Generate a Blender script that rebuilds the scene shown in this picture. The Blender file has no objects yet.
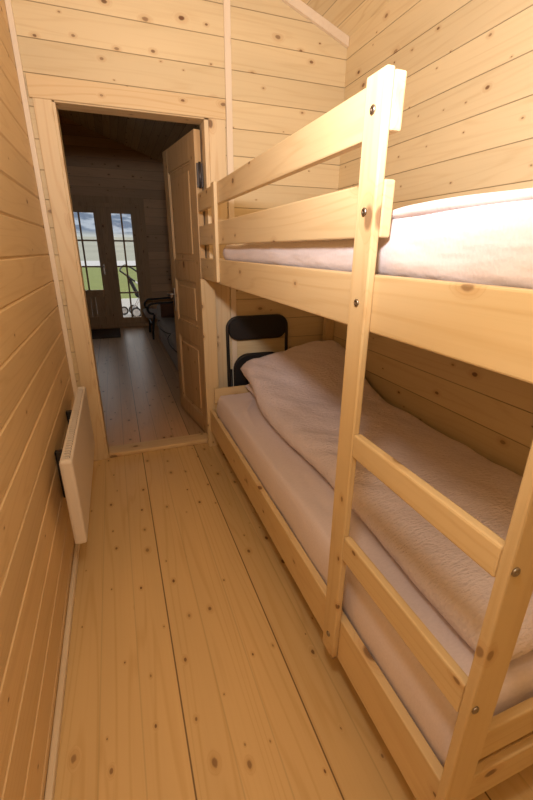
import bpy, bmesh, math, random
from mathutils import Vector, Matrix, noise
random.seed(7)
C = bpy.context.scene.collection
PI = math.pi

# ------------------------------------------------------------------ measures (metres)
D = 2.64          # back wall of the bunk room
W = 1.806         # eave wall on the right
XB = 0.830        # outer plane of the bunk posts
XR = 0.849        # outer plane of the bunk rails
XI = 0.875        # inner plane of the bunk rails
FAR = 7.80        # far wall of the main room
RIDGE_X, EAVE_Z, SLOPE = -0.30, 2.538, 0.355
def roof_z(x): return EAVE_Z + SLOPE * (W - x) if x >= RIDGE_X else EAVE_Z + SLOPE * (W - RIDGE_X) - SLOPE * (RIDGE_X - x)

# ------------------------------------------------------------------ node helpers
class NT:
    def __init__(s, name):
        s.m = bpy.data.materials.new(name); s.m.use_nodes = True
        s.t = s.m.node_tree; s.n = s.t.nodes; s.l = s.t.links
        s.b = s.n['Principled BSDF']
    def new(s, typ, **kw):
        n = s.n.new(typ)
        for k, v in kw.items(): setattr(n, k, v)
        return n
    def put(s, sock, v):
        if hasattr(v, 'is_linked') or hasattr(v, 'links'): s.l.new(v, sock)
        else: sock.default_value = v
    def math(s, op, a, b=None, c=None, clamp=False):
        n = s.new('ShaderNodeMath', operation=op); n.use_clamp = clamp
        s.put(n.inputs[0], a)
        if b is not None: s.put(n.inputs[1], b)
        if c is not None: s.put(n.inputs[2], c)
        return n.outputs[0]
    def comb(s, x, y, z):
        n = s.new('ShaderNodeCombineXYZ')
        for i, v in enumerate((x, y, z)): s.put(n.inputs[i], v)
        return n.outputs[0]
    def noise(s, vec, scale, detail=3, rough=.5):
        n = s.new('ShaderNodeTexNoise'); s.l.new(vec, n.inputs['Vector'])
        n.inputs['Scale'].default_value = scale; n.inputs['Detail'].default_value = detail
        n.inputs['Roughness'].default_value = rough
        return n.outputs['Fac']
    def smooth(s, v, a, b, lo=0., hi=1.):
        n = s.new('ShaderNodeMapRange', interpolation_type='SMOOTHSTEP'); s.put(n.inputs['Value'], v)
        s.put(n.inputs['From Min'], a); s.put(n.inputs['From Max'], b)
        n.inputs['To Min'].default_value = lo; n.inputs['To Max'].default_value = hi
        return n.outputs['Result']
    def mix(s, f, a, b, mode='MIX'):
        n = s.new('ShaderNodeMix', data_type='RGBA', blend_type=mode)
        s.put(n.inputs['Factor'], f); s.put(n.inputs['A'], a) if False else None
        for sock, v in ((n.inputs[6], a), (n.inputs[7], b)):
            if isinstance(v, tuple): sock.default_value = (*v, 1)
            else: s.l.new(v, sock)
        s.put(n.inputs[0], f)
        return n.outputs[2]
    def bump(s, h, strength, dist):
        n = s.new('ShaderNodeBump'); n.inputs['Strength'].default_value = strength
        n.inputs['Distance'].default_value = dist; s.l.new(h, n.inputs['Height'])
        s.l.new(n.outputs[0], s.b.inputs['Normal'])

def pine(name, along='Y', light=(.76, .55, .30), dark=(.60, .36, .155), boards=None, rough=.5, knots=1.0, spec=.35,
         groove=.45, wide=None, knot_size=1.0, vary=.16, own=True, contrast=.55):
    """Softwood: latewood lines, knots and, for boarded surfaces, a tone per board. boards = (axis, width, offset)."""
    s = NT(name)
    tc = s.new('ShaderNodeTexCoord')
    vec = tc.outputs['Object']
    if own:
        oi = s.new('ShaderNodeObjectInfo')
        ad = s.new('ShaderNodeVectorMath', operation='MULTIPLY_ADD')
        k = s.comb(oi.outputs['Random'], oi.outputs['Random'], oi.outputs['Random'])
        s.l.new(k, ad.inputs[0]); ad.inputs[1].default_value = (7.3, 11.1, 5.7); s.l.new(vec, ad.inputs[2])
        vec = ad.outputs[0]
    sp = s.new('ShaderNodeSeparateXYZ'); s.l.new(vec, sp.inputs[0])
    ax = {'X': 0, 'Y': 1, 'Z': 2}
    u = sp.outputs[ax[along]]
    vs = [a for a in 'XYZ' if a != along]
    v, w = sp.outputs[ax[vs[0]]], sp.outputs[ax[vs[1]]]
    rnd = None
    if boards:
        bax, bw, off = boards
        bv = sp.outputs[ax[bax]]
        q = s.math('DIVIDE', s.math('SUBTRACT', bv, off), bw)
        idx = s.math('FLOOR', q); fr = s.math('FRACT', q)
        wn = s.new('ShaderNodeTexWhiteNoise', noise_dimensions='1D'); s.l.new(s.math('ADD', idx, .37), wn.inputs['W'])
        rnd = wn.outputs['Value']
        u = s.math('MULTIPLY_ADD', rnd, 17.0, u)
        if bax == vs[0]: v = s.math('MULTIPLY_ADD', rnd, 5.0, v)
        else: w = s.math('MULTIPLY_ADD', rnd, 5.0, w)
    # knots
    if boards:
        pv = v if boards[0] == vs[0] else w
        kv = s.comb(s.math('MULTIPLY', u, 5.5), s.math('MULTIPLY', pv, 9.), 0.)
        vo = s.new('ShaderNodeTexVoronoi', feature='F1', voronoi_dimensions='2D')
    else:
        kv = s.comb(s.math('MULTIPLY', u, 5.5), s.math('MULTIPLY', s.math('ADD', v, w), 9.), 0.)
        vo = s.new('ShaderNodeTexVoronoi', feature='F1', voronoi_dimensions='2D')
    s.l.new(kv, vo.inputs['Vector']); vo.inputs['Scale'].default_value = 1
    sc = s.new('ShaderNodeSeparateColor'); s.l.new(vo.outputs['Color'], sc.inputs[0])
    rad = s.math('MULTIPLY_ADD', s.math('POWER', sc.outputs[0], 3.), (.09 if boards else .12) * knot_size, (.030 if boards else .055) * knot_size)
    rad = s.math('MULTIPLY', rad, s.math('GREATER_THAN', sc.outputs[1], 1 - .85 * min(1, knots)))
    kd = s.math('MULTIPLY_ADD', s.noise(kv, 9, 2), .04, s.math('SUBTRACT', vo.outputs['Distance'], .02))
    core = s.smooth(kd, s.math('MULTIPLY', rad, .55), rad, 1, 0)
    core = s.math('MULTIPLY', core, s.math('GREATER_THAN', rad, .02))
    halo = s.math('MULTIPLY', s.smooth(kd, rad, s.math('MULTIPLY', rad, 2.6), 1, 0), s.math('GREATER_THAN', rad, .02))
    # latewood figure
    gv = s.comb(s.math('MULTIPLY', u, .38), s.math('MULTIPLY', v, 6.0), s.math('MULTIPLY', w, 6.0))
    ph = s.math('MULTIPLY_ADD', s.noise(gv, 1, 2, .4), 13., s.math('MULTIPLY', halo, 1.6))
    line = s.math('PINGPONG', ph, .5)
    line = s.smooth(line, .30, .5)
    fv = s.comb(s.math('MULTIPLY', u, 1.6), s.math('MULTIPLY', v, 95.), s.math('MULTIPLY', w, 95.))
    fine = s.noise(fv, 1, 3, .6)
    g = s.math('ADD', s.math('MULTIPLY', line, contrast), s.math('MULTIPLY', s.math('SUBTRACT', fine, .5), .9), clamp=True)
    col = s.mix(g, light, dark)
    big = s.noise(s.comb(s.math('MULTIPLY', u, .8), s.math('MULTIPLY', v, 3.), s.math('MULTIPLY', w, 3.)), 1, 2)
    tone = s.math('MULTIPLY_ADD', s.math('SUBTRACT', big, .5), .35, 1.0)
    if rnd is not None: tone = s.math('MULTIPLY', tone, s.math('MULTIPLY_ADD', s.math('SUBTRACT', rnd, .5), vary * 2, 1.0))
    col = s.mix(s.math('MULTIPLY', halo, .30), col, (.50, .27, .10))
    col = s.mix(s.math('MULTIPLY', core, s.math('MULTIPLY_ADD', sc.outputs[2], .4, .55)), col, (.15, .065, .027))
    tv = s.new('ShaderNodeVectorMath', operation='SCALE'); s.l.new(col, tv.inputs[0]); s.l.new(tone, tv.inputs['Scale'])
    col = tv.outputs[0]
    if boards:
        e = s.math('MULTIPLY', s.math('MINIMUM', fr, s.math('SUBTRACT', 1.0, fr)), bw)
        gm = s.math('MULTIPLY', s.smooth(e, .0005, .0035, 1, 0), groove)
        if wide:
            fw = s.math('FRACT', s.math('DIVIDE', s.math('SUBTRACT', bv, off), bw * wide))
            ew = s.math('MULTIPLY', s.math('MINIMUM', fw, s.math('SUBTRACT', 1.0, fw)), bw * wide)
            gm = s.math('MAXIMUM', gm, s.math('MULTIPLY', s.smooth(ew, .0012, .0035, 1, 0), .85))
        col = s.mix(gm, col, (.10, .045, .015))
    s.l.new(col, s.b.inputs['Base Color'])
    s.b.inputs['Roughness'].default_value = rough
    s.b.inputs['Specular IOR Level'].default_value = spec
    s.bump(s.math('SUBTRACT', g, s.math('MULTIPLY', core, .5)), .12, .002)
    return s.m

def plain(name, col, rough=.5, metal=0., bump=None, vary=0.):
    s = NT(name)
    tc = s.new('ShaderNodeTexCoord')
    n = s.noise(tc.outputs['Object'], bump[0] if bump else 30., 4)
    c = s.mix(n, tuple(x * (1 - vary) for x in col), tuple(min(1, x * (1 + vary)) for x in col))
    s.l.new(c, s.b.inputs['Base Color'])
    s.b.inputs['Roughness'].default_value = rough; s.b.inputs['Metallic'].default_value = metal
    if bump: s.bump(n, bump[1], bump[2])
    return s.m

def fabric(name, col, weave=420., strength=.25, rough=.9, crease=.35, pk=.12, cs=(5., 14., 8.)):
    s = NT(name)
    tc = s.new('ShaderNodeTexCoord'); vec = tc.outputs['Object']
    sp = s.new('ShaderNodeSeparateXYZ'); s.l.new(vec, sp.inputs[0])
    # seersucker-like puckers in short rows plus soft creases
    rows = s.comb(s.math('MULTIPLY', sp.outputs[0], weave * .18), s.math('MULTIPLY', sp.outputs[1], weave * .45), s.math('MULTIPLY', sp.outputs[2], weave * .3))
    puck = s.noise(rows, 1., 2, .5)
    cr = s.noise(s.comb(s.math('MULTIPLY', sp.outputs[0], cs[0]), s.math('MULTIPLY', sp.outputs[1], cs[1]), s.math('MULTIPLY', sp.outputs[2], cs[2])), 1., 3, .45)
    h = s.math('ADD', s.math('MULTIPLY', puck, pk), s.math('MULTIPLY', cr, crease))
    c = s.mix(puck, tuple(x * .90 for x in col), tuple(min(1, x * 1.05) for x in col))
    s.l.new(c, s.b.inputs['Base Color'])
    s.b.inputs['Roughness'].default_value = rough; s.b.inputs['Specular IOR Level'].default_value = .15
    s.b.inputs['Sheen Weight'].default_value = .12
    s.bump(h, strength, .02)
    return s.m

M = {}
PITCH, JOFF = .14, 2.293 % .14
WL, WD = (.76, .625, .39), (.63, .465, .245)
M['wall_y'] = pine('pine_boards_long', 'Y', light=WL, dark=WD, boards=('Z', PITCH, JOFF), own=False, knots=.55, groove=.5, contrast=.28, vary=.07)
M['wall_x'] = pine('pine_boards_across', 'X', light=WL, dark=WD, boards=('Z', PITCH, JOFF), own=False, knots=.6, groove=.5, contrast=.28, vary=.06)
M['wall_left'] = pine('pine_boards_left', 'Y', light=(.74, .54, .30), dark=(.62, .41, .19), boards=('Z', PITCH, JOFF), own=False, knots=.22, groove=0., contrast=.35, vary=.08)
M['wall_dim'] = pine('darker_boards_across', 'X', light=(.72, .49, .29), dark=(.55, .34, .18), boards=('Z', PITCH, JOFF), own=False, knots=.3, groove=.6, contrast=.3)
M['ceil'] = pine('pine_ceiling', 'Y', light=WL, dark=WD, boards=('X', .1, .02), own=False, knots=.4, groove=.5)
M['floor'] = pine('pine_floor', 'Y', light=(.72, .52, .265), dark=(.62, .41, .18), boards=('X', .3625 / 3, .369), own=False, knots=.75, groove=.16, wide=3, rough=.38, contrast=.5, vary=.06, knot_size=.75)
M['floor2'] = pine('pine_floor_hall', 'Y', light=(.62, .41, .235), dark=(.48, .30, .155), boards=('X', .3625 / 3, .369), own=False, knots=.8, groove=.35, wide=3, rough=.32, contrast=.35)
BL, BD = (.70, .535, .305), (.58, .40, .19)
M['pine_x'] = pine('pine_plank_across', 'X', BL, BD, rough=.42, knots=.65, contrast=.34)
M['pine_y'] = pine('pine_plank_long', 'Y', BL, BD, rough=.42, knots=.65, contrast=.34)
M['pine_z'] = pine('pine_plank_upright', 'Z', BL, BD, rough=.42, knots=.65, contrast=.34)
M['case_z'] = pine('pine_casing_upright', 'Z', (.79, .63, .40), (.68, .49, .27), knots=.5)
M['case_x'] = pine('pine_casing_across', 'X', (.77, .59, .345), (.66, .46, .23), knots=.5)
M['door'] = pine('pine_door', 'Z', (.58, .40, .21), (.46, .29, .13), knots=.4, rough=.45)
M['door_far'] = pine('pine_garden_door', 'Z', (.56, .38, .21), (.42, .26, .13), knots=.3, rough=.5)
M['pale'] = pine('pale_trim', 'Z', (.88, .76, .60), (.80, .66, .48), knots=.25, contrast=.25)
M['pale_y'] = pine('pale_trim_long', 'Y', (.84, .72, .56), (.76, .62, .46), knots=.2, contrast=.25)
M['enamel'] = plain('radiator_enamel', (.80, .72, .64), .35, vary=.03)
M['slot'] = plain('radiator_grille', (.80, .72, .64), .45, vary=.05)
M['bracket_and_shade'] = plain('dark_bracket_and_grille_shade', (.045, .035, .03), .6)
M['steel'] = plain('bright_steel', (.62, .62, .63), .28, 1.0)
M['bolt'] = plain('dull_bolt_steel', (.34, .30, .26), .38, 1.0)
M['dark_steel'] = plain('dark_hinge_steel', (.09, .085, .09), .35, .8)
M['black'] = plain('black_lacquer', (.008, .007, .008), .45)
M['black_pad'] = plain('black_vinyl', (.006, .005, .006), .6, bump=(220., .15, .002))
M['sheet'] = fabric('pink_white_sheet', (.80, .715, .755), strength=.10, crease=.55)
M['duvet'] = fabric('pink_white_duvet_cover', (.80, .715, .755), weave=300., strength=.5, crease=.4, pk=.8)
M['duvet_up'] = fabric('pink_white_smooth_cover', (.76, .69, .72), strength=.7, crease=1.3, pk=.05, cs=(6., 4.0, 13.))
M['sofa'] = fabric('grey_upholstery', (.38, .36, .35), strength=.15)
M['brown'] = fabric('brown_fabric', (.115, .055, .035), strength=.15)
M['armpad'] = fabric('grey_brown_pad', (.40, .33, .29), strength=.15)
M['mat'] = plain('brown_coir', (.085, .048, .03), .95, bump=(160., .8, .01), vary=.3)
M['grass'] = plain('lawn_green', (.20, .235, .06), .95, bump=(3., .5, .05), vary=.25)
M['gravel'] = plain('pale_gravel', (.50, .49, .46), .95, bump=(26., .8, .03), vary=.3)
M['road'] = plain('pale_road', (.56, .56, .57), .9, vary=.08)
M['field'] = plain('dry_field', (.34, .35, .29), .95, bump=(.05, .3, .3), vary=.35)
M['rubber'] = plain('black_rubber', (.02, .02, .022), .7)
M['hub'] = plain('pale_grey_plastic', (.55, .55, .56), .5)

def hill_mat():
    s = NT('hazy_hill'); tc = s.new('ShaderNodeTexCoord')
    sp = s.new('ShaderNodeSeparateXYZ'); s.l.new(tc.outputs['Object'], sp.inputs[0])
    n = s.noise(tc.outputs['Object'], .05, 6, .65)
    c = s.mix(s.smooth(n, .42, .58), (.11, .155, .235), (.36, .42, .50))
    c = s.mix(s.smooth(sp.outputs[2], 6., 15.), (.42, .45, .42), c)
    s.l.new(c, s.b.inputs['Base Color']); s.b.inputs['Roughness'].default_value = 1
    return s.m
M['hill'] = hill_mat()
def glass_mat():
    s = NT('window_glass')
    tr = s.new('ShaderNodeBsdfTransparent'); gl = s.new('ShaderNodeBsdfGlossy'); gl.inputs['Roughness'].default_value = .02
    fr = s.new('ShaderNodeFresnel'); fr.inputs['IOR'].default_value = 1.35
    mx = s.new('ShaderNodeMixShader'); s.l.new(fr.outputs[0], mx.inputs[0]); s.l.new(tr.outputs[0], mx.inputs[1]); s.l.new(gl.outputs[0], mx.inputs[2])
    s.l.new(mx.outputs[0], s.n['Material Output'].inputs['Surface'])
    return s.m
M['glass'] = glass_mat()

# ------------------------------------------------------------------ mesh helpers
def box(bm, x0, x1, y0, y1, z0, z1, bev=.003, seg=2):
    t = bmesh.new(); bmesh.ops.create_cube(t, size=1)
    for v in t.verts: v.co = Vector((x0 + (v.co.x + .5) * (x1 - x0), y0 + (v.co.y + .5) * (y1 - y0), z0 + (v.co.z + .5) * (z1 - z0)))
    if bev: bmesh.ops.bevel(t, geom=list(t.edges), offset=min(bev, .45 * min(x1 - x0, y1 - y0, z1 - z0)), segments=seg, affect='EDGES', profile=.5)
    join(bm, t)
def join(bm, t):
    mp = {v: bm.verts.new(v.co) for v in t.verts}
    for f in t.faces:
        try:
            nf = bm.faces.new([mp[v] for v in f.verts]); nf.smooth = f.smooth
        except ValueError: pass
    t.free()
def tube(bm, pts, r, seg=10, closed=False, rfun=None):
    pts = [Vector(p) for p in pts]; n = len(pts); rings = []
    t0 = (pts[1] - pts[0]).normalized(); up = Vector((0, 0, 1)) if abs(t0.z) < .9 else Vector((1, 0, 0))
    a = t0.cross(up).normalized()
    for i, p in enumerate(pts):
        if closed: t = (pts[(i + 1) % n] - pts[i - 1]).normalized()
        else: t = (pts[min(i + 1, n - 1)] - pts[max(i - 1, 0)]).normalized()
        a = (a - t * a.dot(t)).normalized(); b = t.cross(a)
        rr = rfun(i / (n - 1)) if rfun else r
        rings.append([bm.verts.new(p + (a * math.cos(k * 2 * PI / seg) + b * math.sin(k * 2 * PI / seg)) * rr) for k in range(seg)])
    m = n if closed else n - 1
    for i in range(m):
        A, B = rings[i], rings[(i + 1) % n]
        for k in range(seg):
            f = bm.faces.new((A[k], A[(k + 1) % seg], B[(k + 1) % seg], B[k])); f.smooth = True
    if not closed:
        bm.faces.new(rings[0][::-1]); bm.faces.new(rings[-1])
def smooth_path(pts, n=8, closed=False):
    P = [Vector(p) for p in pts]; out = []; N = len(P)
    for i in range(N if closed else N - 1):
        p0 = P[(i - 1) % N] if closed or i > 0 else P[0] * 2 - P[1]
        p1, p2 = P[i], P[(i + 1) % N]
        p3 = P[(i + 2) % N] if closed or i < N - 2 else P[-1] * 2 - P[-2]
        for k in range(n):
            t = k / n
            out.append(.5 * ((2 * p1) + (p2 - p0) * t + (2 * p0 - 5 * p1 + 4 * p2 - p3) * t * t + (3 * p1 - p0 - 3 * p2 + p3) * t ** 3))
    if not closed: out.append(P[-1])
    return out
def disc(bm, c, axis, r, h, seg=16, dome=.4):
    """A short round head (bolt, hub) with a bevelled rim; c = base centre, axis = outward unit vector."""
    ax = Vector(axis).normalized(); q = ax.to_track_quat('Z', 'Y'); rings = []
    for rr, hh in ((r, 0), (r, h * (1 - dome)), (r * .72, h), (r * .34, h), (r * .28, h * .55)):
        rings.append([bm.verts.new(Vector(c) + q @ Vector((rr * math.cos(k * 2 * PI / seg), rr * math.sin(k * 2 * PI / seg), hh))) for k in range(seg)])
    for A, B in zip(rings, rings[1:]):
        for k in range(seg):
            f = bm.faces.new((A[k], A[(k + 1) % seg], B[(k + 1) % seg], B[k])); f.smooth = True
    bm.faces.new(rings[-1]); bm.faces.new(rings[0][::-1])
def stations(a, b, r, n, k=7):
    e = [r * (1 - math.cos(i / k * PI / 2)) for i in range(k)]
    mid = [r + (b - a - 2 * r) * i / n for i in range(n + 1)]
    return [a + t for t in e] + [a + t for t in mid] + [b - t for t in e[::-1]]
def pad(bm, x0, x1, y0, y1, top, bot, r, nx=24, ny=40, edge=None, shift=None, ry=None):
    """A closed soft slab: flat middle, rounded rim. top/bot are functions of (x, y); edge(y) moves the x0 rim."""
    ry = ry or r
    xs, ys = stations(x0, x1, r, nx), stations(y0, y1, ry, ny)
    def ef(d, rr): t = min(max(d / rr, 0), 1); return math.sqrt(max(0, 1 - (1 - t) ** 2))
    T, B = {}, {}
    for i, x in enumerate(xs):
        for j, y in enumerate(ys):
            e = min(ef(x - x0, r), ef(x1 - x, r)) * min(ef(y - y0, ry), ef(y1 - y, ry))
            X = x
            if edge: X = x + edge(y) * (1 - (x - x0) / (x1 - x0))
            Y = y + (shift(x, y) if shift else 0)
            t, b = top(X, y), bot(X, y); m = (t + b) / 2
            rim = i in (0, len(xs) - 1) or j in (0, len(ys) - 1)
            T[i, j] = bm.verts.new((X, Y, m + (t - m) * e))
            B[i, j] = T[i, j] if rim else bm.verts.new((X, Y, m - (m - b) * e))
    for i in range(len(xs) - 1):
        for j in range(len(ys) - 1):
            for G, fl in ((T, 0), (B, 1)):
                q = [G[i, j], G[i + 1, j], G[i + 1, j + 1], G[i, j + 1]]
                if fl: q.reverse()
                try: f = bm.faces.new(q); f.smooth = True
                except ValueError: pass
def frombm(fn, *a, **k):
    bm = bmesh.new(); fn(bm, *a, **k); return bm
def boxes(lst, bev=.003):
    bm = bmesh.new()
    for b in lst: box(bm, *b, bev=bev)
    return bm

def root_of(o):
    while o.parent: o = o.parent
    return o
def obj(name, bm, mat, parent=None, label=None):
    """One mesh object; coordinates in bm are world coordinates and are moved into the parent's space."""
    bmesh.ops.recalc_face_normals(bm, faces=bm.faces)
    if parent is not None:
        inv = world(parent).inverted(); bmesh.ops.transform(bm, matrix=inv, verts=bm.verts)
    me = bpy.data.meshes.new(name); bm.to_mesh(me); bm.free()
    o = bpy.data.objects.new(name, me); C.objects.link(o); me.materials.append(mat)
    o.parent = parent
    if label: o['label'] = label
    return o
def world(o):
    m = Matrix.LocRotScale(o.location, o.rotation_euler, None)
    return world(o.parent) @ m if o.parent else m
def tag(o, label, cat, group=None, kind=None):
    o['label'] = label; o['category'] = cat
    if group: o['group'] = group
    if kind: o['kind'] = kind
    return o
def thing(name, label, cat, loc=(0, 0, 0), rotz=0, group=None, kind=None):
    o = bpy.data.objects.new(name, None); C.objects.link(o); o.empty_display_size = .1
    o.location = loc; o.rotation_euler = (0, 0, rotz)
    return tag(o, label, cat, group, kind)
def struct(name, bm, mat, label, cat): return tag(obj(name, bm, mat), label, cat, None, 'structure')

# ------------------------------------------------------------------ room shell
def joints(z0, z1):
    k = math.ceil((z0 - JOFF) / PITCH); out = []
    while JOFF + k * PITCH < z1 - 1e-6:
        z = JOFF + k * PITCH
        if z > z0 + .012: out.append(z)
        k += 1
    return out
def boarded(bm, P, a0, a1, z0, z1, g=.004, d=.004, gup=None):
    """Horizontal boards with V joints between a0 and a1; P(a, z, depth) gives the point (depth goes into the wall)."""
    gu = gup or g
    prof = [(z0, 0)]
    for z in joints(z0, z1):
        if z + g > z1 - .002: continue
        prof += [(z - g, 0), (z, d), (z + gu, 0)]
    prof.append((z1, 0))
    for (za, da), (zb, db) in zip(prof, prof[1:]):
        bm.faces.new([bm.verts.new(P(a, z, dd)) for a, z, dd in ((a0, za, da), (a1, za, da), (a1, zb, db), (a0, zb, db))])

YN = -.75   # wall behind the camera
bm = bmesh.new(); boarded(bm, lambda a, z, d: (-d, a, z), YN, D + .02, 0, 3.2, g=.005, d=.007, gup=.009)
box(bm, -.09, -.02, YN, D + .02, 0, 3.2, bev=0)
struct('wall_left', bm, M['wall_left'], 'honey coloured boarded wall with wide V joints behind the radiator', 'wall')
bm = bmesh.new(); boarded(bm, lambda a, z, d: (W + d, a, z), YN, FAR + .1, 0, 2.62, g=.002, d=.003)
struct('wall_right', bm, M['wall_y'], 'boarded pine wall along the far side of both bunks', 'wall')
bm = bmesh.new()
for s_, yy in ((1, D), (-1, D + .10)):
    P = lambda a, z, d: (a, yy + s_ * d, z)
    boarded(bm, P, -2.4, .10, 0, 3.35, g=.002, d=.003); boarded(bm, P, .97, W, 0, 3.0, g=.002, d=.003)
    boarded(bm, P, .10, .97, 2.06, 3.2, g=.002, d=.003)
struct('wall_back', bm, M['wall_x'], 'boarded pine end wall around the open doorway', 'wall')
bm = bmesh.new(); boarded(bm, lambda a, z, d: (a, YN - d, z), -.1, W, 0, 3.35, g=.002, d=.003)
struct('wall_front', bm, M['wall_x'], 'boarded pine wall behind the viewer', 'wall')
bm = bmesh.new()
P = lambda a, z, d: (a, FAR + d, z)
boarded(bm, P, -2.4, -.56, 0, 3.35, g=.002, d=.003); boarded(bm, P, .86, W, 0, 3.0, g=.002, d=.003); boarded(bm, P, -.56, .86, 2.06, 3.4, g=.002, d=.003)
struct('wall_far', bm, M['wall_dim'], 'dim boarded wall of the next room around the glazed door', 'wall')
bm = bmesh.new(); boarded(bm, lambda a, z, d: (-2.4 - d, a, z), D, FAR + .1, 0, 2.7, g=.002, d=.003)
struct('wall_hall', bm, M['wall_y'], 'boarded side wall of the next room opposite the sofa', 'wall')

def slab(bm, pts, th):
    t = bmesh.new(); v = [t.verts.new(p) for p in pts]; f = t.faces.new(v)
    r = bmesh.ops.extrude_face_region(t, geom=[f])
    for e in r['geom']:
        if isinstance(e, bmesh.types.BMVert): e.co += Vector((0, 0, th))
    join(bm, t)
bm = bmesh.new(); zr = roof_z(RIDGE_X)
slab(bm, [(RIDGE_X, YN - .1, zr), (W + .1, YN - .1, roof_z(W + .1)), (W + .1, FAR + .15, roof_z(W + .1)), (RIDGE_X, FAR + .15, zr)], .08)
slab(bm, [(-2.6, YN - .1, roof_z(-2.6)), (RIDGE_X, YN - .1, zr), (RIDGE_X, FAR + .15, zr), (-2.6, FAR + .15, roof_z(-2.6))], .08)
struct('ceiling', bm, M['ceil'], 'sloping boarded pine ceiling under the roof', 'ceiling')
struct('floor', boxes([(-.1, W + .1, YN - .1, D + .02, -.05, 0)], 0), M['floor'], 'honey pine plank floor of the bunk room', 'floor')
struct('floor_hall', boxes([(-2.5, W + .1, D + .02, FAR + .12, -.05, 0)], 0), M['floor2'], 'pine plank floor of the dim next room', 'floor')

def tr(name, lst, mat, label, bev=.003): return struct(name, boxes(lst, bev), mat, label, 'trim')
tr('trim_1', [(.0005, .026, D - .024, D - .001, .0, 3.15)], M['pale'], 'pale upright corner strip where the left wall meets the end wall')
tr('trim_2', [(1.040, 1.077, D - .014, D - .001, 0, roof_z(1.077) - .06)], M['pale'], 'pale upright strip on the end wall right of the doorway')
bm = bmesh.new(); t = bmesh.new()
for x, dz in ((.03, 0), (W - .002, 0), (W - .002, -.048), (.03, -.048)): t.verts.new((x, D - .022, roof_z(x) + dz - .001))
t.verts.ensure_lookup_table(); f = t.faces.new(t.verts[:]); r = bmesh.ops.extrude_face_region(t, geom=[f])
for e in r['geom']:
    if isinstance(e, bmesh.types.BMVert): e.co.y += .021
join(bm, t); struct('trim_3', bm, M['pale_y'], 'pale sloping strip under the ceiling on the end wall', 'trim')
tr('baseboard_left', [(.001, .021, YN, D - .03, .0005, .028)], M['pale_y'], 'thin pale strip along the foot of the left wall', .006)
tr('baseboard_far', [(.89, W - .002, FAR - .016, FAR - .001, .0005, .06), (-2.39, -.60, FAR - .016, FAR - .001, .0005, .06)], M['case_x'], 'low strip along the foot of the far wall')

# ---- inner doorway and its open panelled door
d1 = thing('door_1', 'open panelled pine door standing in the doorway to the next room', 'door', (.50, D, 0), 0, None, 'structure')
cs = obj('door_casing', boxes([(.048, .134, D - .020, D - .001, .0, 2.046), (.933, 1.030, D - .020, D - .001, .0, 2.046)]), M['case_z'], d1)
obj('header_board', boxes([(.034, 1.034, D - .023, D - .001, 2.046, 2.142)]), M['case_x'], cs)
obj('jamb', boxes([(.132, .148, D - .012, D + .112, .0, 2.040), (.908, .935, D - .012, D + .112, .0, 2.040)]), M['case_z'], d1)
obj('head_jamb', boxes([(.142, .912, D - .012, D + .112, 2.040, 2.075)]), M['case_x'], d1)
obj('threshold', boxes([(.1485, .9075, D - .014, D + .112, .0005, .032)], .008), M['case_x'], d1)
LF = bpy.data.objects.new('door_leaf', None)
LW, LT = .695, .040
def leaf_boxes():
    st, out = .105, []
    ZS = [(.02, .15), (.70, .82), (1.14, 1.27), (1.86, 2.005)]
    out += [(0, LT, 0, st, .02, 2.005), (0, LT, LW - st, LW, .02, 2.005)]
    for a, b in ZS: out.append((.0005, LT - .0005, st, LW - st, a, b))
    return out, [(b, a2) for (a, b), (a2, b2) in zip(ZS, ZS[1:])], st
lb, panels, st = leaf_boxes()
leaf_m = Matrix.Translation((.858, D + .055, 0)) @ Matrix.Rotation(math.radians(8.3), 4, 'Z')
def in_leaf(bm):
    bmesh.ops.transform(bm, matrix=leaf_m, verts=bm.verts); return bm
C.objects.unlink(LF) if LF.name in C.objects else None
bpy.data.objects.remove(LF)
leaf = obj('door_leaf', in_leaf(boxes(lb, .003)), M['door'], d1)
def panel_bm():
    bm = bmesh.new()
    for a, b in panels:
        box(bm, .010, LT - .010, st - .004, LW - st + .004, a - .004, b + .004, bev=0)     # sunk field
        box(bm, .004, LT - .004, st + .045, LW - st - .045, a + .045, b - .045, bev=.0055, seg=1)   # raised centre
        for y0, y1, z0, z1 in ((st, st + .014, a, b), (LW - st - .014, LW - st, a, b), (st, LW - st, a, a + .014), (st, LW - st, b - .014, b)):
            box(bm, .004, LT - .004, y0, y1, z0, z1, bev=.005, seg=2)
    return bm
obj('door_panel', in_leaf(panel_bm()), M['door'], leaf)
hb = bmesh.new()
for sgn, xo in ((-1, 0), (1, LT)):
    box(hb, min(xo, xo + sgn * .006), max(xo, xo + sgn * .006), LW - .075, LW - .035, .88, 1.06, bev=.004)
    tube(hb, smooth_path([(xo + sgn * .004, LW - .055, 1.01), (xo + sgn * .05, LW - .055, 1.01), (xo + sgn * .056, LW - .075, 1.01), (xo + sgn * .056, LW - .165, 1.005)], 5), .009)
obj('door_handle', in_leaf(hb), M['steel'], leaf, 'chrome lever handle')
hg = bmesh.new()
for z in (1.765, .30):
    tube(hg, [(.882, D + .040, z - .07), (.882, D + .040, z + .07)], .008, 12)
    box(hg, .862, .900, D + .040, D + .046, z - .065, z + .065, bev=.002)
obj('hinge', hg, M['dark_steel'], d1, 'dark steel door hinge')

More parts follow.
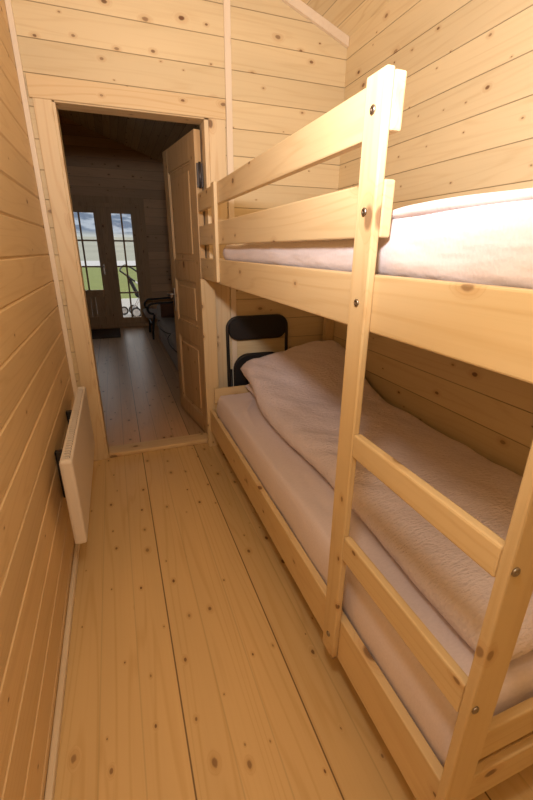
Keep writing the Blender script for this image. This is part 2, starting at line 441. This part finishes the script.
# ---- glazed garden door and sidelight in the far wall
def glazed(rootname, label, cat, x0, x1, z0, z1, gx0, gx1, gz0, gz1, vbars, hbars, matl, panel):
    t_ = thing(rootname, label, cat, ((x0 + x1) / 2, FAR, 0), 0, None, 'structure')
    y0, y1 = FAR - .01, FAR + .05
    fr = [(x0, gx0, y0, y1, z0, z1), (gx1, x1, y0, y1, z0, z1), (gx0, gx1, y0, y1, gz1, z1)]
    fr.append((gx0, gx1, y0, y1, z0, gz0) if not panel else (gx0, gx1, y0, y1, gz0 - .12, gz0))
    if panel:
        fr.append((gx0, gx1, y0, y1, z0, z0 + .14))
    f_ = obj('leaf_frame' if panel else 'window_frame', boxes(fr, .004), matl, t_)
    if panel:
        pb = [(gx0 - .005 + i * .0805, gx0 + .074 + i * .0805, y0 + .016, y1 - .016, z0 + .13, gz0 - .11) for i in range(int((gx1 - gx0) / .08))]
        pb[-1] = (*pb[-1][:1], gx1 + .005, *pb[-1][2:])
        obj('lower_panel', boxes(pb, .005), matl, t_)
    bars = [(v - .014, v + .014, y0 + .008, y1 - .014, gz0, gz1) for v in vbars] + [(gx0, gx1, y0 + .009, y1 - .015, h - .013, h + .013) for h in hbars]
    obj('glazing_bar', boxes(bars, .003), matl, t_)
    obj('pane', boxes([(gx0 - .004, gx1 + .004, FAR + .022, FAR + .026, gz0 - .004, gz1 + .004)], 0), M['glass'], t_)
    return t_
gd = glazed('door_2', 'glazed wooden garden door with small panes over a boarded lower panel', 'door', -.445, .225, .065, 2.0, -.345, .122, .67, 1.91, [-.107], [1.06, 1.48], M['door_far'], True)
hb = bmesh.new(); box(hb, .165, .195, FAR - .018, FAR - .011, .93, 1.10, bev=.003)
tube(hb, smooth_path([(.18, FAR - .015, 1.06), (.18, FAR - .06, 1.06), (.16, FAR - .065, 1.06), (.07, FAR - .065, 1.055)], 5), .009)
obj('door_handle', hb, M['bolt'], gd)
glazed('window_1', 'tall narrow eight pane window right of the garden door', 'window', .315, .80, .065, 2.0, .40, .715, .17, 1.91, [.557], [.61, 1.06, 1.48], M['door_far'], False)
fb = [(-.563, -.4452, FAR - .015, FAR + .1, 0, 2.06), (.2252, .3148, FAR - .015, FAR + .1, .06, 2.0), (.8002, .862, FAR - .015, FAR + .1, 0, 2.06),
      (-.45, .805, FAR - .015, FAR + .1, 2.0002, 2.066), (-.45, .805, FAR - .02, FAR + .11, .0005, .0648)]
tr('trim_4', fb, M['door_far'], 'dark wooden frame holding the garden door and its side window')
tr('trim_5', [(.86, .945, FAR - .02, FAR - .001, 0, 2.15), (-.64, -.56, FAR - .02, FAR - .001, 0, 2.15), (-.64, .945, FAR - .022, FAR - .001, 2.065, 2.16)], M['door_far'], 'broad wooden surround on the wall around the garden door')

# ------------------------------------------------------------------ bunk bed
bed = thing('bunk_bed', 'light pine bunk bed with ladder and guard rails along the right wall', 'bunk bed', (1.3, 1.45, 0))
def part(name, x0, x1, y0, y1, z0, z1, mat, parent=bed, bev=.004, label=None):
    return obj(name, boxes([(x0, x1, y0, y1, z0, z1)], bev), M[mat], parent, label)
def bolts(post, lst, axis, r=.0085):
    for c in lst: obj('bolt', frombm(disc, c, axis, r, .004), M['bolt'], post)
lad = part('ladder_upright', XB, XR - .0003, .749, .817, .140, 1.661, 'pine_z', label='plank upright of the ladder reaching the top guard rail')
bolts(lad, [(XB, .783, z) for z in (1.600, 1.422, 1.237, .215)], (-1, 0, 0))
npost = part('corner_post', XB, .902, .308, .3285, 0, 1.174, 'pine_z')
bolts(npost, [(.842, .308, .895), (.842, .308, .579), (.860, .308, .215)], (0, -1, 0), .008)
part('corner_post', XB, .922, 2.560, 2.598, 0, 1.174, 'pine_z')
part('corner_post', 1.73, 1.80, .308, .3285, 0, 1.40, 'pine_z'); part('corner_post', 1.73, 1.80, 2.56, 2.598, 0, 1.40, 'pine_z')
gp = part('guard_post', XB, XR - .0003, 2.125, 2.193, 1.185, 1.658, 'pine_z')
for a, b in ((1.372, 1.480), (1.561, 1.657)): part('guard_rail', XR, XI, .749, 2.62, a, b, 'pine_y')
part('side_rail', XR, XI, .309, 2.62, 1.1751, 1.298, 'pine_y')
part('side_rail', XR, XI, .329, 2.559, .138, .297, 'pine_y')
part('side_rail', 1.755, 1.78, .329, 2.559, 1.1751, 1.298, 'pine_y'); part('side_rail', 1.755, 1.78, .329, 2.559, .138, .297, 'pine_y')
for a, b in ((.864, .926), (.540, .617)): part('rung', XB + .0005, XB + .0225, .3288, .7488, a, b, 'pine_y', bev=.005)
for a, b in ((.325, .422), (.165, .262)): part('end_board', .9025, 1.728, .3288, .349, a, b, 'pine_x')
for a, b in ((.355, .462), (.165, .262)): part('end_board', .877, 1.754, 2.502, 2.522, a, b, 'pine_x')
part('end_board', .877, 1.754, 2.502, 2.522, 1.19, 1.298, 'pine_x'); part('end_board', .877, 1.754, .3288, .349, 1.19, 1.298, 'pine_x')
for z in (.185, 1.179):
    sl = bmesh.new()
    for i in range(15): y = .40 + i * .145; box(sl, .878, 1.752, y, y + .07, z, z + .018, bev=.002)
    obj('slat_base', sl, M['pine_x'], bed)

# ------------------------------------------------------------------ bedding
def nz(x, y, s=1., k=0.): return noise.noise(Vector((x * s, y * s, k)))
def crease(x, y):
    h = 0
    for (xa, ya), (xb_, yb) in (((1.075, 2.29), (.985, 2.13)), ((.985, 2.13), (.955, 1.85))):
        dx, dy = xb_ - xa, yb - ya; t = min(max(((x - xa) * dx + (y - ya) * dy) / (dx * dx + dy * dy), 0), 1)
        h = max(h, .012 * math.exp(-(math.hypot(x - xa - t * dx, y - ya - t * dy) / .013) ** 2) * (1 if ya > 2.2 else 1 - t))
    return h
def mattress(y0, y1, zb, zt, x0=.882):
    top = lambda x, y: zt + crease(x, y) + .006 * nz(x, y, 4, zb) + .004 * nz(x * 2.2, y, 9, 3)
    return frombm(pad, x0, 1.745, y0, y1, top, lambda x, y: zb, .035, 70, 150, lambda y: .004 * nz(0, y, 5, 1.3))
o = obj('mattress', mattress(.356, 2.496, .206, .425), M['sheet']); tag(o, 'mattress in a pinkish white sheet on the lower bunk', 'mattress')
o = obj('mattress', mattress(.356, 2.26, 1.199, 1.345, .952), M['sheet']); tag(o, 'mattress in a white sheet on the upper bunk behind the guard rails', 'mattress')

def sst(a, b, t): t = min(max((t - a) / (b - a), 0), 1); return t * t * (3 - 2 * t)
# lower bunk: pillow at the head end, duvet over it
o = obj('pillow', frombm(pad, 1.085, 1.70, 2.10, 2.49, lambda x, y: .440 + .080 * max(0, 1 - ((x - 1.39) / .42) ** 4) ** .5 * max(.25, 1 - ((y - 2.30) / .26) ** 4), lambda x, y: .440, .07, 18, 14), M['sheet'])
tag(o, 'white pillow whose corner peeks out under the duvet on the lower bunk', 'pillow')
def duv_head(y): return sst(1.75, 2.42, y)
def duv_top(x, y):
    h = duv_head(y)
    base = .525 + .035 * math.sin(PI * min(max((x - 1.0) / .78, 0), 1))
    head = .665 + .10 * sst(1.05, 1.6, x)
    z = base + (head - base) * h
    z += .010 * nz(x * .8 + y * .5, y * 1.3, 3.2, 2) + .007 * nz(x * 1.4 - y * .6, y * .8 + x, 6.5, 5)
    r = nz(x * 1.1 + y * .9, y * .35 - x * .2, 8., 9); z += .009 * (1 - abs(r) * 2.2) * (.4 + .6 * sst(1.25, 1.0, x) + .4 * h)
    return z
def duv_bot(x, y): return .433 + .095 * sst(1.98, 2.16, y)
bm = bmesh.new(); pad(bm, 1.025, 1.765, .40, 2.475, duv_top, duv_bot, .085, 44, 110, lambda y: .018 * nz(0, y, 2.6, 4) + .022 * sst(1.7, 2.3, y) - .012 * math.sin(y * 4), ry=.09)
o = obj('duvet', bm, M['duvet']); tag(o, 'thick rumpled pinkish white duvet spread over the lower bunk', 'duvet')
# upper bunk: duvet folded in two layers, lying on the mattress and bulging above the rail
bm = bmesh.new()
up_top = lambda x, y: 1.405 + .018 * sst(1.1, .7, y) + .008 * nz(x, y * .7, 5, 7)
ubot = lambda x, y: 1.290 if x < .905 else 1.290 + .075 * sst(.905, .915, x)
pad(bm, .881, 1.74, .36, 2.18, lambda x, y: up_top(x, y) - .035 * sst(1.2, 2.1, y), ubot, .024, 26, 80, lambda y: .006 * nz(0, y, 5, 2))
pad(bm, .886, 1.735, .37, 1.02, lambda x, y: up_top(x, y) + .012 + .008 * nz(x * .6, y, 4, 11) - .02 * sst(.72, 1.02, y), lambda x, y: up_top(x, y) - .010, .016, 22, 40, lambda y: .010 * nz(0, y, 5, 6))
o = obj('duvet', bm, M['duvet_up']); tag(o, 'white duvet folded in layers on top of the upper bunk', 'duvet')

# ------------------------------------------------------------------ radiator on the left wall
rad = thing('radiator', 'slim cream panel radiator mounted low on the left wall', 'radiator', (.08, 1.9, .25))
RX0, RX1, RY0, RY1, RZ0, RZ1 = .058, .102, 1.44, 2.345, .250, .622
obj('panel', boxes([(RX1 - .012, RX1, RY0 + .004, RY1 - .004, RZ0, RZ1 - .006), (RX0, RX0 + .010, RY0 + .004, RY1 - .004, RZ0, RZ1 - .006)], .004), M['enamel'], rad)
for a in (RY0, RY1 - .030): obj('end_cap', boxes([(RX0, RX1 + .001, a, a + .030, RZ0 - .002, RZ1)], .010), M['enamel'], rad)
gb = bmesh.new(); y = RY0 + .034
while y < RY1 - .036:
    box(gb, RX0 + .010, RX1 - .012, y, y + .0075, RZ1 - .010, RZ1 - .003, bev=0); y += .023

obj('grille', gb, M['slot'], rad)
obj('inside', boxes([(RX0 + .0105, RX1 - .0125, RY0 + .031, RY1 - .031, RZ0 + .02, RZ1 - .0105)], 0), M['bracket_and_shade'], rad, 'dark block painted as the shade between the grille bars')  # shade inside the radiator as a dark block, so the slots show
for y in (1.72, 2.20): obj('bracket', boxes([(.0015, RX0 + .001, y - .012, y + .012, RZ1 - .13, RZ1 - .085), (.0015, .008, y - .012, y + .012, RZ0 + .06, RZ1 - .085), (.0015, RX0 + .001, y - .012, y + .012, RZ0 + .06, RZ0 + .08)], .002), M['bracket_and_shade'], rad)

# ------------------------------------------------------------------ folded chair behind the bunk
ch = thing('folding_chair', 'black folding chair leaning folded against the end wall behind the lower bunk', 'chair', (1.22, 2.58, 0))
def cy(z): return 2.575 + .030 * z
cxl, cxr = 1.003, 1.437
path = [(cxl, cy(.01), .006)] + [(cxl, cy(z), z) for z in (.3, .6, .84)]
for k in range(1, 7):
    a = PI - k / 6 * PI / 2; path.append((cxl + .075 + .075 * math.cos(a), cy(.92), .843 + .075 * math.sin(a)))
for k in range(0, 7):
    a = PI / 2 - k / 6 * PI / 2; path.append((cxr - .075 + .075 * math.cos(a), cy(.92), .843 + .075 * math.sin(a)))
path += [(cxr, cy(z), z) for z in (.6, .3)] + [(cxr, cy(.01), .006)]
fm = obj('frame', frombm(tube, path, .0115, 10), M['black'], ch)
tb = bmesh.new(); tube(tb, [(cxl, cy(.22) , .22), (cxr, cy(.22), .22)], .008); obj('crossbar', tb, M['black'], ch)
def rounded_plate(bm, x0, x1, z0, z1, r, y, th, bow=0., n=8):
    out = []
    for cx_, cz_, a0 in ((x1 - r, z1 - r, 0), (x0 + r, z1 - r, PI / 2), (x0 + r, z0 + r, PI), (x1 - r, z0 + r, 1.5 * PI)):
        out += [(cx_ + r * math.cos(a0 + k / n * PI / 2), cz_ + r * math.sin(a0 + k / n * PI / 2)) for k in range(n + 1)]
    cx_, cz_ = (x0 + x1) / 2, (z0 + z1) / 2; rings = []
    for sc, dy in ((.94, -th / 2), (1., -th * .2), (1., th * .2), (.94, th / 2)):
        rings.append([bm.verts.new((cx_ + (x - cx_) * (1 - (1 - sc) * .4), y(z) + dy + bow * (1 - ((x - cx_) / (x1 - cx_)) ** 2), cz_ + (z - cz_) * sc)) for x, z in out])
    for A, B in zip(rings, rings[1:]):
        for k in range(len(A)):
            f = bm.faces.new((A[k], A[(k + 1) % len(A)], B[(k + 1) % len(A)], B[k])); f.smooth = True
    bm.faces.new(rings[0][::-1]); bm.faces.new(rings[-1])
obj('backrest', frombm(rounded_plate, cxl + .008, cxr - .008, .765, .915, .065, lambda z: cy(z) - .002, .022, .004), M['black_pad'], ch)
obj('seat', frombm(rounded_plate, cxl + .030, cxr - .030, .27, .672, .11, lambda z: cy(z) - .018, .026), M['black_pad'], ch)
rp = [(cxl + .02, cy(.6) + .012, .56), (cxl + .02, cy(.3) + .012, .3), (cxl + .02, cy(0) + .016, .008)]
rl = bmesh.new(); tube(rl, rp, .010); tube(rl, [(cxl + cxr - x, y, z) for x, y, z in rp], .010); tube(rl, [(cxl + .02, cy(.1) + .015, .12), (cxr - .02, cy(.1) + .015, .12)], .008)
obj('rear_leg', rl, M['black'], ch)

# ------------------------------------------------------------------ next room: sofa, cushion, armchair, doormat
sf = thing('sofa', 'grey upholstered sofa along the right wall of the next room', 'sofa', (1.3, 4.85, 0))
obj('base', boxes([(.875, 1.76, 3.64, 6.05, .05, .27)], .02), M['sofa'], sf)
for y0, y1 in ((3.56, 3.72), (6.03, 6.19)): obj('armrest', boxes([(.865, 1.76, y0, y1, .045, .585)], .035), M['sofa'], sf)
for y0, y1 in ((3.73, 4.87), (4.88, 6.02)):
    cu = obj('seat_cushion', frombm(pad, .865, 1.55, y0, y1, lambda x, y: .405 + .012 * nz(x, y, 3), lambda x, y: .272, .05, 8, 12), M['sofa'], sf)
    pp = [(.885, y0 + .02, .385), (1.53, y0 + .02, .385), (1.53, y1 - .02, .385), (.885, y1 - .02, .385)]
    obj('piping', frombm(tube, smooth_path(pp, 10, True), .006, 6, True), M['black_pad'], cu, 'dark piping along the cushion edge')
    obj('back_cushion', boxes([(1.50, 1.68, y0, y1, .41, .80)], .06), M['sofa'], sf)
obj('backrest', boxes([(1.66, 1.77, 3.6, 6.15, .05, .78)], .03), M['sofa'], sf)
for x in (.93, 1.70):
    for y in (3.66, 6.10): obj('foot', frombm(tube, [(x, y, .003), (x, y, .055)], .02, 10), M['black'], sf)
bm = bmesh.new(); pad(bm, .895, 1.28, -.10, .10, lambda x, y: .055, lambda x, y: -.055, .09, 8, 6)
bmesh.ops.transform(bm, matrix=Matrix.Translation((0, 5.925, .525)) @ Matrix.Rotation(math.radians(96), 4, 'X'), verts=bm.verts)
tag(obj('throw_pillow', bm, M['brown']), 'dark brown cushion leaning on the far arm of the grey sofa', 'cushion')

ac = thing('armchair', 'low armchair with curved black arms beyond the grey sofa', 'armchair', (1.15, 6.8, 0))
for y in (6.48, 7.10):
    pa = smooth_path([(.84, y, .40), (.775, y, .425), (.755, y, .49), (.80, y, .548), (.88, y, .562), (1.05, y, .566), (1.38, y, .60)], 8)
    obj('arm', frombm(tube, pa, .017, 10), M['black'], ac, 'curved black arm')
    obj('front_leg', frombm(tube, smooth_path([(.80, y, .004), (.815, y, .20), (.85, y, .395)], 5), .017, 10), M['black'], ac)
    obj('rear_leg', frombm(tube, smooth_path([(1.30, y, .60), (1.40, y, .3), (1.45, y, .006)], 6), .018, 10), M['black'], ac)
obj('crossbar', frombm(tube, [(.82, 6.48, .22), (.82, 7.10, .22)], .014), M['black'], ac)
bm = bmesh.new(); pad(bm, .71, 1.36, 6.505, 7.075, lambda x, y: .43 - .10 * (x - .72), lambda x, y: .33 - .10 * (x - .72), .05, 8, 8); obj('seat', bm, M['armpad'], ac)
bm = bmesh.new(); pad(bm, 0, .62, 6.505, 7.075, lambda x, y: .05, lambda x, y: -.05, .05, 8, 8)
bmesh.ops.transform(bm, matrix=Matrix.Translation((1.31, 0, .40)) @ Matrix.Rotation(math.radians(-68), 4, 'Y'), verts=bm.verts); obj('backrest', bm, M['armpad'], ac)
tag(obj('doormat', boxes([(-.46, .318, 6.82, 7.62, .001, .016)], .006), M['mat']), 'dark brown doormat on the floor inside the garden door', 'doormat')

# ------------------------------------------------------------------ outdoors
def ground(name, y0, y1, mat, label, z0=-.12, z1=-.12, xw=40, n=1, zf=None):
    bm = bmesh.new(); rows = []
    for j in range(n + 1):
        y = y0 + (y1 - y0) * j / n; w = xw
        rows.append([bm.verts.new((-w + 2 * w * i / 40, y, zf(-w + 2 * w * i / 40, y) if zf else z0 + (z1 - z0) * j / n)) for i in range(41)])
    for A, B in zip(rows, rows[1:]):
        for i in range(40): f = bm.faces.new((A[i], A[i + 1], B[i + 1], B[i])); f.smooth = True
    return struct(name, bm, M[mat], label, 'ground')
ground('gravel_terrace', FAR + .12, 13.6, 'gravel', 'pale gravel outside the garden door under the stroller', -.125, -.125)
ground('lawn', 13.6, 42, 'grass', 'bright green lawn beyond the gravel', -.12, -.12, 60)
ground('road', 42, 60, 'road', 'pale road beyond the lawn', -.115, -.115, 90)
ground('field', 60, 230, 'field', 'greyish dry field rising beyond the road', -.12, 7.0, 260, 4)
def hillz(x, y):
    t = (y - 225) / 500
    return 5.5 + 95 * sst(0, 1, t) * (1 + .35 * nz(x / 260, 0, 1, 3)) + 6 * nz(x / 60, y / 60, 1, 8)
ground('hills', 225, 760, 'hill', 'hazy blue grey wooded hills on the horizon', xw=700, n=24, zf=hillz)

stl = thing('stroller', 'baby stroller with black handle parked outside the side window', 'stroller', (.8, 9.85, -.12))
hp = smooth_path([(.75, 9.66, .675), (.66, 9.66, .745), (.50, 9.66, .87), (.462, 9.68, .905), (.50, 9.80, .965), (.58, 9.98, 1.005), (.63, 10.02, .99), (.80, 10.04, .89), (1.08, 10.04, .62)], 6)
obj('handle', frombm(tube, hp, .019, 8), M['black'], stl, 'black bent push handle')
fb = bmesh.new()
for y in (9.66, 10.04):
    tube(fb, [(.73, y, .69), (1.12, y, .34), (1.30, y, .0)], .014); tube(fb, [(.95, y, .50), (.70, y, .10), (.66, y, .02)], .014)
tube(fb, [(.68, 9.60, .02), (.68, 10.10, .02)], .012); tube(fb, [(1.28, 9.60, .0), (1.28, 10.10, .0)], .012)
obj('frame', fb, M['steel'], stl)
bm = bmesh.new(); pad(bm, 0, .50, 9.68, 10.02, lambda x, y: .10, lambda x, y: -.03, .07, 8, 8)
bmesh.ops.transform(bm, matrix=Matrix.Translation((.72, 0, .36)) @ Matrix.Rotation(math.radians(14), 4, 'Y'), verts=bm.verts); st_ = obj('seat', bm, M['black_pad'], stl)
bm = bmesh.new(); pad(bm, 0, .45, 9.68, 10.02, lambda x, y: .05, lambda x, y: -.03, .05, 8, 8)
bmesh.ops.transform(bm, matrix=Matrix.Translation((.79, 0, .38)) @ Matrix.Rotation(math.radians(-112), 4, 'Y'), verts=bm.verts); obj('backrest', bm, M['black_pad'], stl)
def wheel(x, y, z, r):
    ring = [(x + (r - .018) * math.cos(k / 24 * 2 * PI), y, z + (r - .018) * math.sin(k / 24 * 2 * PI)) for k in range(24)]
    wb = bmesh.new(); tube(wb, ring, .018, 8, True); w_ = obj('wheel', wb, M['rubber'], stl)
    hbm = bmesh.new()
    for s_ in (-1, 1): disc(hbm, (x, y, z), (0, s_, 0), r - .03, .014, 20)
    obj('hub', hbm, M['hub'], w_)
for a in ((.46, 10.12, -.02, .10), (.71, 9.60, -.005, .118), (.68, 10.10, -.005, .118), (1.28, 9.60, -.03, .09)): wheel(*a)

# ------------------------------------------------------------------ light
def lamp(name, typ, loc, power, col, size):
    l = bpy.data.lights.new(name, typ); l.energy = power; l.color = col; l.shadow_soft_size = size
    o = bpy.data.objects.new(name, l); C.objects.link(o); o.location = loc; return o
lo = lamp('room_light', 'SPOT', (.38, .25, 1.72), 108, (1., .97, 1.0), .06)
lo.data.spot_size = math.radians(165); lo.data.spot_blend = 1.0
lo.rotation_euler = Vector((1.0, 1.25, 1.12)).to_track_quat('-Z', 'Y').to_euler()
lamp('warm_fill', 'POINT', (.38, .22, 1.75), 17, (1., .88, .70), .08)  # added warm fill next to the main lamp, lifts the floor
wd = bpy.data.worlds.new('World'); bpy.context.scene.world = wd; wd.use_nodes = True
bg = wd.node_tree.nodes['Background']; bg.inputs[0].default_value = (1.0, .985, .96, 1); bg.inputs[1].default_value = 1.25

# ------------------------------------------------------------------ camera
yaw, pitch, roll, F = .3550, -.3616, .0074, 396.06
f_ = Vector((math.sin(yaw) * math.cos(pitch), math.cos(yaw) * math.cos(pitch), math.sin(pitch)))
r0 = Vector((math.cos(yaw), -math.sin(yaw), 0)); u0 = r0.cross(f_)
r_ = r0 * math.cos(roll) + u0 * math.sin(roll); u_ = u0 * math.cos(roll) - r0 * math.sin(roll)
cam = bpy.data.cameras.new('camera'); co = bpy.data.objects.new('camera', cam); C.objects.link(co)
cam.sensor_fit = 'VERTICAL'; cam.sensor_height = 24; cam.lens = 24 * F / 800; cam.clip_start = .02; cam.clip_end = 3000
m = Matrix.Identity(4)
for i in range(3): m[i][0], m[i][1], m[i][2] = r_[i], u_[i], -f_[i]
m.translation = (.3254, 0, 1.3461); co.matrix_world = m
sc = bpy.context.scene; sc.camera = co
sc.view_settings.view_transform = 'Standard'; sc.view_settings.look = 'None'; sc.view_settings.exposure = 0
sc.cycles.max_bounces = 10; sc.cycles.diffuse_bounces = 6; sc.cycles.use_denoising = True
sc.cycles.sample_clamp_indirect = 8
